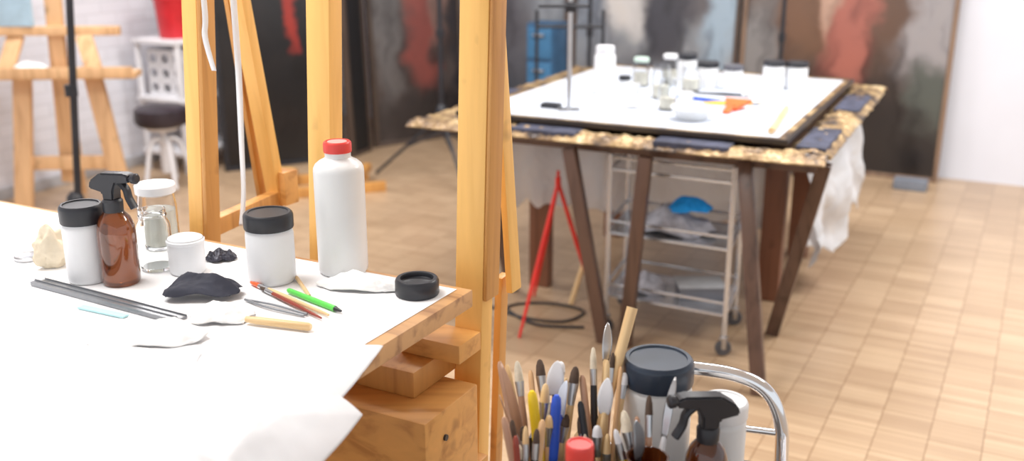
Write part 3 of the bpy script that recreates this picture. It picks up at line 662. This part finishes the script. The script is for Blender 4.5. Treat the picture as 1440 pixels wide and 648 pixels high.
# ------------------------------------------------------------ left corner
t=thing('display_easel',(-2.55,5.6,0),'pale beech studio easel with shelf standing by brick wall','easel')
def bb(n,a,b,w,d,side=(1,0,0),m=M_PALE): return mesh(n,beam(a,b,w,d,side),m,t)
bb('leg',(-2.86,5.62,0),(-2.80,5.72,.84),.10,.04); bb('leg',(-2.27,5.66,0),(-2.42,5.74,.84),.10,.04)
bb('rear_leg',(-2.70,6.05,0),(-2.62,5.78,1.5),.06,.04)
bb('mast',(-2.62,5.74,.15),(-2.56,5.74,1.9),.09,.04)
bb('lower_rail',(-2.84,5.66,.28),(-2.31,5.69,.28),.08,.03,(0,0,1))
bb('shelf',(-2.98,5.58,.80),(-2.12,5.66,.80),.16,.035,(0,1,0)); bb('shelf_lip',(-2.98,5.50,.82),(-2.12,5.58,.82),.015,.06,(0,1,0))
bb('shelf_bracket',(-2.34,5.60,.82),(-2.42,5.70,1.01),.09,.03); bb('shelf_bracket',(-2.84,5.60,.82),(-2.80,5.70,1.01),.09,.03)
bb('upper_shelf',(-2.98,5.68,1.035),(-2.22,5.72,1.035),.05,.05,(0,1,0))
mesh('blank_canvas',box(-2.98,-2.68,5.66,5.685,1.062,1.5,.003),plain('pale_blue_canvas',(.42,.60,.74),.7),loc=(-2.85,5.67,1.062),label='pale blue canvas standing on the beech easel',cat='canvas')
cloth('rag',(-2.70,5.60,.819),(.11,.05,.05),51,M_TISSUE,'crumpled white rag on the easel shelf','rag')
t=thing('work_stool',(-2.2,6.18,0),'round black cushioned stool on white metal base','stool')
mesh('seat',lathe([(0,.40),(.13,.40),(.155,.415),(.165,.44),(.162,.505),(.14,.522),(0,.525)],40,(-2.2,6.18,0)),M_LEATHER,t)
mesh('seat_plate',lathe([(0,.375),(.09,.375),(.12,.40),(0,.40)],30,(-2.2,6.18,0)),M_WHITEPT,t)
mesh('column',lathe([(0,.10),(.03,.10),(.03,.32),(.02,.32),(.02,.38),(0,.38)],20,(-2.2,6.18,0)),M_WHITEPT,t)
for k in range(5):
    a=k*1.2566+.3
    mesh('leg',sweep(smoothpts([(-2.2+.03*math.cos(a),6.18+.03*math.sin(a),.32),(-2.2+.10*math.cos(a),6.18+.10*math.sin(a),.28),(-2.2+.16*math.cos(a),6.18+.16*math.sin(a),.02)],6),.014,10),M_WHITEPT,t)
q=Vector((-2.24,6.78,0)); t=thing('storage_rack',q,'white open storage rack against the brick wall','shelf',rotz=RZ+math.pi/2)
for x in (-.20,.36):
    for y in (-.18,.18): lpart(t,'upright',box(x-.015,x+.015,y-.015,y+.015,0,.89,.003),M_WHITEPT)
for z in (.12,.48,.86): lpart(t,'shelf_board',box(-.23,.39,-.20,.20,z,z+.03,.004),M_WHITEPT)
def perfplate(w,h,nx,nz,r,th=.006):
    gs=[];dx=w/nx;dz=h/nz
    for i in range(nx):
        for j in range(nz):
            cx=(i+.5)*dx;cz=(j+.5)*dz;V=[];F=[];K=16
            for k in range(K):
                a=2*math.pi*k/K; ca,sa=math.cos(a),math.sin(a); mxx=max(abs(ca)/ (dx/2),abs(sa)/(dz/2))
                for yy in (-th/2,th/2):
                    V.append(Vector((cx+ca/mxx,yy,cz+sa/mxx))); V.append(Vector((cx+ca*r*dx,yy,cz+sa*r*dz)))
            for k in range(K):
                n=(k+1)%K; A=4*k;Bq=4*n
                F+= [(A,Bq,Bq+1,A+1),(A+2,A+3,Bq+3,Bq+2),(A+1,Bq+1,Bq+3,A+3)]
            gs.append((V,F))
    gs.append(box(0,w,-th,th,-.006,.006,.001)); gs.append(box(0,w,-th,th,h-.006,h+.008,.001))
    return J(*gs)
t=thing('perforated_crate',(-2.24,6.78,.51),'white plastic crate with rounded holes on the rack','crate',rotz=RZ+math.pi/2)
Tm=Matrix.Translation
g=J(tf(perfplate(.46,.29,4,3,.32),Tm((-.15,-.17,.006))),tf(perfplate(.46,.29,4,3,.32),Tm((-.15,.15,.006))),tf(perfplate(.32,.29,3,3,.32),Tm((-.15,-.17,.006))@Matrix.Rotation(math.pi/2,4,'Z')),tf(perfplate(.32,.29,3,3,.32),Tm((.31,-.17,.006))@Matrix.Rotation(math.pi/2,4,'Z')),box(-.15,.31,-.17,.15,0,.008,0))
lpart(t,'crate_body',g,M_WHITEPT)
t=thing('red_bucket',(-2.23,6.72,.89),'glossy red bucket on top of the white rack','bucket')
lpart(t,'bucket_body',lathe([(0,0),(.105,0),(.11,.01),(.13,.26),(.135,.27),(.13,.275),(.12,.27),(.10,.02),(0,.02)]),M_REDCAN)
lpart(t,'bucket_rim',lathe([(.13,.25),(.138,.252),(.138,.262),(.13,.264)]),M_REDCAN)
t=thing('easel_base',(-1.1,6.1,0),'low wooden easel base lying on the parquet','easel')
for a,b,w,h in (((-1.46,5.88,.03),(-.80,6.10,.03),.05,.06),((-1.42,6.24,.03),(-.95,6.40,.03),.05,.06),((-1.46,5.9,.085),(-1.40,6.24,.085),.05,.05),((-.98,6.06,.085),(-.95,6.40,.085),.05,.05)):
    mesh('base_beam',beam(a,b,w,h,(0,1,0)),M_EASELD,t)
mesh('base_block',beam((-1.44,6.0,.11),(-1.42,6.12,.11),.07,.10,(0,0,1)),M_EASEL,t)

# ------------------------------------------------------------ foreground tool cart
g1=Vector((.966,-.26,0)).normalized()
CR=Vector((.452,1.487,0))
MC=Matrix.Translation(CR)@Matrix.Rotation(math.atan2(g1.y,g1.x),4,'Z')
tc=thing('tool_cart',MC@Vector((-.25,-.25,0)),'small tool cart with bent chrome handle','cart')
ZC=.742
pts=[(-.30,0,ZC-.03),(-.30,0,ZC+.06),(-.29,0,ZC+.12),(-.25,0,ZC+.150),(-.16,0,ZC+.150),(-.085,0,ZC+.146),(-.035,0,ZC+.125),(-.008,0,ZC+.075),(0,0,ZC+.0),(0,0,ZC-.25),(0,0,.08)]
mesh('handle',tf(sweep(smoothpts(pts,8),.0120,16),MC),M_CHROME,tc,label='bent chrome tube handle')
mesh('tray_rail',tf(sweep([(-.13,0,ZC+.05),(-.0,0,ZC+.05),(0,-.02,ZC+.05),(0,-.45,ZC+.05)],.006,10),MC),M_CHROME,tc)
mesh('tray',tf(J(box(-.43,.0,-.50,-.012,ZC-.012,ZC-.001,.003)),MC),plain('dark_tray',(.16,.14,.13),.4,.3),tc)
mesh('lower_shelf',tf(box(-.42,.0,-.50,-.012,.25,.262,.003),MC),M_STEEL,tc)
for u,w in ((-.42,-.49),(0,-.49),(-.42,0)): mesh('upright',tf(sweep([(u,w,.06),(u,w,ZC-.012)],.011,10),MC),M_CHROME,tc)
for u,w in ((-.42,-.49),(0,-.49),(-.42,0),(0,0)):
    mesh('castor',tf(lathe([(0,-.012),(.033,-.012),(.036,0),(.033,.012),(0,.012)],20),MC@Matrix.Translation((u,w,.036))@Matrix.Rotation(math.pi/2,4,'X')),M_RUBBER,tc)
lidded_jar(.234,1.462,ZC,.056,.200,.042,'large white plastic jar with dark blue-black screw lid',M_WHITEP2,M_NAVYPL)
lidded_jar(.328,1.397,ZC,.037,.158,.028,'plain white jar with white lid behind spray bottle',M_WHITEP2,M_WHITEPL)
spray(.288,1.312,ZC,.032,.146,'amber glass spray bottle with black trigger on tool cart',math.pi+.15,1.05)
t=thing('red_cap_bottle',(.092,1.205,ZC),'small bottle with red screw cap among brushes','bottle')
lpart(t,'bottle_body',lathe([(0,0),(.022,0),(.024,.004),(.024,.13),(.017,.15),(.015,.165),(0,.165)]),M_WHITEP2)
lpart(t,'screw_cap',screw_lid(.0195,.026,.163),M_REDPL)
def pot(x,y,r,h,mat,label):
    t=thing('brush_pot',(x,y,ZC),label,'pot')
    lpart(t,'pot_body',lathe([(0,0),(r*.92,0),(r,.004),(r,h),(r*1.03,h+.003),(r*.94,h+.003),(r*.93,.008),(0,.006)]),mat)
pot(.195,1.275,.030,.125,M_AMBER,'brown glass jar holding brushes')
pot(.048,1.385,.052,.070,M_RUBBER,'dark plastic pot crammed with brushes')
pot(.140,1.36,.038,.080,M_STEEL,'steel tin holding long brushes')
pot(.018,1.28,.036,.070,M_RUBBER,'grey pot holding spatulas and brushes')
GB='brushes and tools standing in pots'
random.seed(23)
H=[M_PINKW,M_BAMBOO,M_PALE,M_BLUE,M_PINKW,M_DKRED,M_BLACKPL,M_WHITEPT,M_YEL,M_BAMBOO]
lab={M_PINKW:'reddish wood',M_BAMBOO:'bamboo',M_PALE:'pale wood',M_BLUE:'blue',M_YEL:'yellow',M_DKRED:'dark red',M_BLACKPL:'black',M_WHITEPT:'white'}
tipn={M_BRISTLE:'pale bristles',M_BRISTLED:'dark bristles',M_WHITEPT:'white tip',M_BAMBOO:'worn tan tip'}
def sb(base,top,hm,bm,r=.004,fr=.007,bl=.03,fl=.03):
    return brush(base,top,hm,bm,'%s handled paint brush with %s in pot'%(lab[hm],tipn[bm]),r,fr,GB,bl,fl)
def tool(base,top,hm,r):
    Lg=(Vector(top)-Vector(base)).length
    return stick('modelling_tool',base,top,[('tool_handle',hm,[(0,r*.7),(Lg*.5,r),(Lg*.9,r*.95),(Lg*.97,r*.8),(Lg,r*.4)])],'plain %s tool handle standing upright in pot'%lab[hm],'tool',GB)
def zc(b,i=.012): return (b[0],b[1],ZC+i)
stick('bamboo_stick',(.112,1.375,ZC+.01),(.190,1.480,1.012),[('stick_body',M_BAMBOO,[(0,.0075),(.27,.0088),(.298,.0090)])],'thick bamboo stick leaning out of the brush tin','stick',GB)
for b0,tp,hm,r in (((.02,1.385),(-.020,1.46,.935),M_PINKW,.006),((.03,1.40),(-.008,1.47,.925),M_BAMBOO,.005),((.05,1.36),(.030,1.375,.925),M_YEL,.0085),((.06,1.36),(.068,1.375,.918),M_BLUE,.0085),
  ((.045,1.39),(.030,1.48,.91),M_PALE,.005),((.07,1.39),(.085,1.44,.915),M_BAMBOO,.006),((.02,1.28),(-.012,1.31,.915),M_PINKW,.006),((.03,1.28),(.045,1.32,.905),M_PALE,.006),
  ((.14,1.36),(.148,1.42,.955),M_BAMBOO,.005),((.13,1.36),(.110,1.43,.925),M_PINKW,.006),((.15,1.36),(.172,1.44,.935),M_PALE,.004),((.125,1.35),(.105,1.39,.90),M_BLACKPL,.006),
  ((.195,1.28),(.185,1.33,.905),M_PINKW,.005),((.015,1.27),(.005,1.28,.90),M_DKRED,.005),((.055,1.40),(.055,1.45,.90),M_WHITEPT,.006)):
    tool(zc(b0),tp,hm,r)
specs=[((.03,1.39),(.008,1.45,.94)),((.06,1.40),(.045,1.49,.925)),((.06,1.38),(.078,1.46,.935)),((.04,1.37),(.052,1.40,.925)),((.075,1.38),(.100,1.43,.94)),
((.13,1.37),(.130,1.47,.955)),((.14,1.37),(.16,1.45,.955)),((.15,1.37),(.178,1.44,.925)),
((.02,1.28),(.020,1.31,.90)),((.01,1.28),(.0,1.33,.90)),((.195,1.275),(.165,1.33,.915)),((.20,1.28),(.205,1.35,.93)),((.19,1.28),(.15,1.30,.90))]
for cx,cy,rr,nn in ((.048,1.385,.036,7),(.14,1.36,.026,4),(.018,1.28,.022,3)):
    for i in range(nn):
        a=random.uniform(0,6.28); q=rr*math.sqrt(random.random()); lx=random.uniform(.3,.9)
        specs.append(((cx+q*math.cos(a)*.8,cy+q*math.sin(a)*.8),(max(-.022,cx+q*math.cos(a)*(1+lx)),cy+.02+q*math.sin(a)*(1+lx*.5),random.uniform(.85,.91))))
for i,(b0,tp) in enumerate(specs):
    hm=H[(i*7+i//3)%len(H)]; bm=[M_BRISTLE,M_BRISTLED,M_WHITEPT,M_BAMBOO,M_BRISTLED][i%5]
    sb(zc(b0),tp,hm,bm,random.uniform(.0035,.006),random.uniform(.0045,.009),random.uniform(.015,.035),random.uniform(.02,.035))
def spatula(b0,tp,hm,w,label,ang=0,blade=M_STEEL,Lb=.06):
    b0=Vector((b0[0],b0[1],ZC+.012));tp=Vector(tp);Lg=(tp-b0).length
    t=thing('palette_knife',b0,label,'palette knife',GB); t.rotation_mode='QUATERNION'; t.rotation_quaternion=(tp-b0).to_track_quat('Z','Y')@Quaternion((0,0,1),ang)
    lpart(t,'handle',lathe([(0,0),(.005,.002),(.006,Lg*.4),(.004,Lg-Lb-.01),(0,Lg-Lb-.01)],12),hm)
    def f(a,b):
        ww=w*math.sin(math.pi*min(1,.18+.82*b)**1.1)**.6 if b<1 else 0
        return ((a-.5)*2*max(ww,.0008),.004*math.sin(b*3),Lg-Lb-.012+b*(Lb+.012))
    lpart(t,'blade',grid(6,14,f),blade,solid=.0015)
M_PBLUE=plain('pale_blue_grey',(.62,.68,.80),.4)
spatula((.055,1.40),(.072,1.43,.950),M_BLACKPL,.014,'palette knife with round white blade in brush pot',.2,M_WHITEPT,.045)
spatula((.06,1.385),(.086,1.41,.925),M_BLUE,.013,'blue handled palette knife with pale blade',-.3,M_PBLUE,.045)
spatula((.135,1.37),(.155,1.50,.985),M_BAMBOO,.008,'slim steel palette knife leaning out of tin',.3,M_STEEL,.05)
spatula((.03,1.38),(-.018,1.43,.945),M_PINKW,.011,'flat wooden modelling spatula in brush pot',.1,M_PINKW,.14)
spatula((.02,1.36),(-.020,1.36,.925),M_BAMBOO,.010,'flat reddish wooden spatula at the pot edge',.3,M_PINKW,.14)
spatula((.20,1.28),(.245,1.36,.955),M_WHITEPT,.007,'slender steel spatula by the large jar',.0,M_STEEL,.08)
spatula((.195,1.27),(.178,1.30,.915),M_BLACKPL,.015,'dark round-bladed palette knife in brown jar',.4,M_ALU,.045)
spatula((.13,1.36),(.148,1.40,.935),M_BAMBOO,.012,'round milky plastic spoon in steel tin',.1,M_WHITEPT,.045)
# ------------------------------------------------------------ lights
def area(name,loc,sx,sy,e,col=(1,1,1),rot=(0,0,0)):
    l=bpy.data.lights.new(name,'AREA'); l.shape='RECTANGLE'; l.size=sx; l.size_y=sy; l.energy=e; l.color=col
    o=bpy.data.objects.new(name,l); o.location=loc; o.rotation_euler=rot; COL.objects.link(o); return o
area('ceiling_lamp',(-1.4,1.9,3.2),1.4,1.1,64,(1,.99,.97),(0,0,RZ))
area('ceiling_lamp',(.9,4.4,3.2),1.8,1.0,74,(1,.99,.97),(0,0,RZ))
area('ceiling_lamp',(-1.9,5.2,3.2),1.4,1.0,70,(1,.98,.97),(0,0,RZ))
area('ceiling_lamp',(2.9,3.6,3.2),1.6,1.2,105,(1,.99,.97),(0,0,RZ))
w=bpy.data.worlds.new('studio_world'); SC.world=w; w.use_nodes=True
bg=w.node_tree.nodes['Background']; bg.inputs[0].default_value=(.93,.96,1,1); bg.inputs[1].default_value=.9
# ------------------------------------------------------------ camera
cam=bpy.data.cameras.new('camera'); cam.lens=35; cam.sensor_width=36; cam.clip_start=.05
cam.dof.use_dof=True; cam.dof.focus_distance=1.85; cam.dof.aperture_fstop=2.4
co=bpy.data.objects.new('camera',cam); co.location=(0,0,1.6); co.rotation_euler=(math.radians(90-17),0,0); COL.objects.link(co); SC.camera=co
SC.view_settings.view_transform='Standard'; SC.view_settings.exposure=.15; SC.view_settings.gamma=1.03
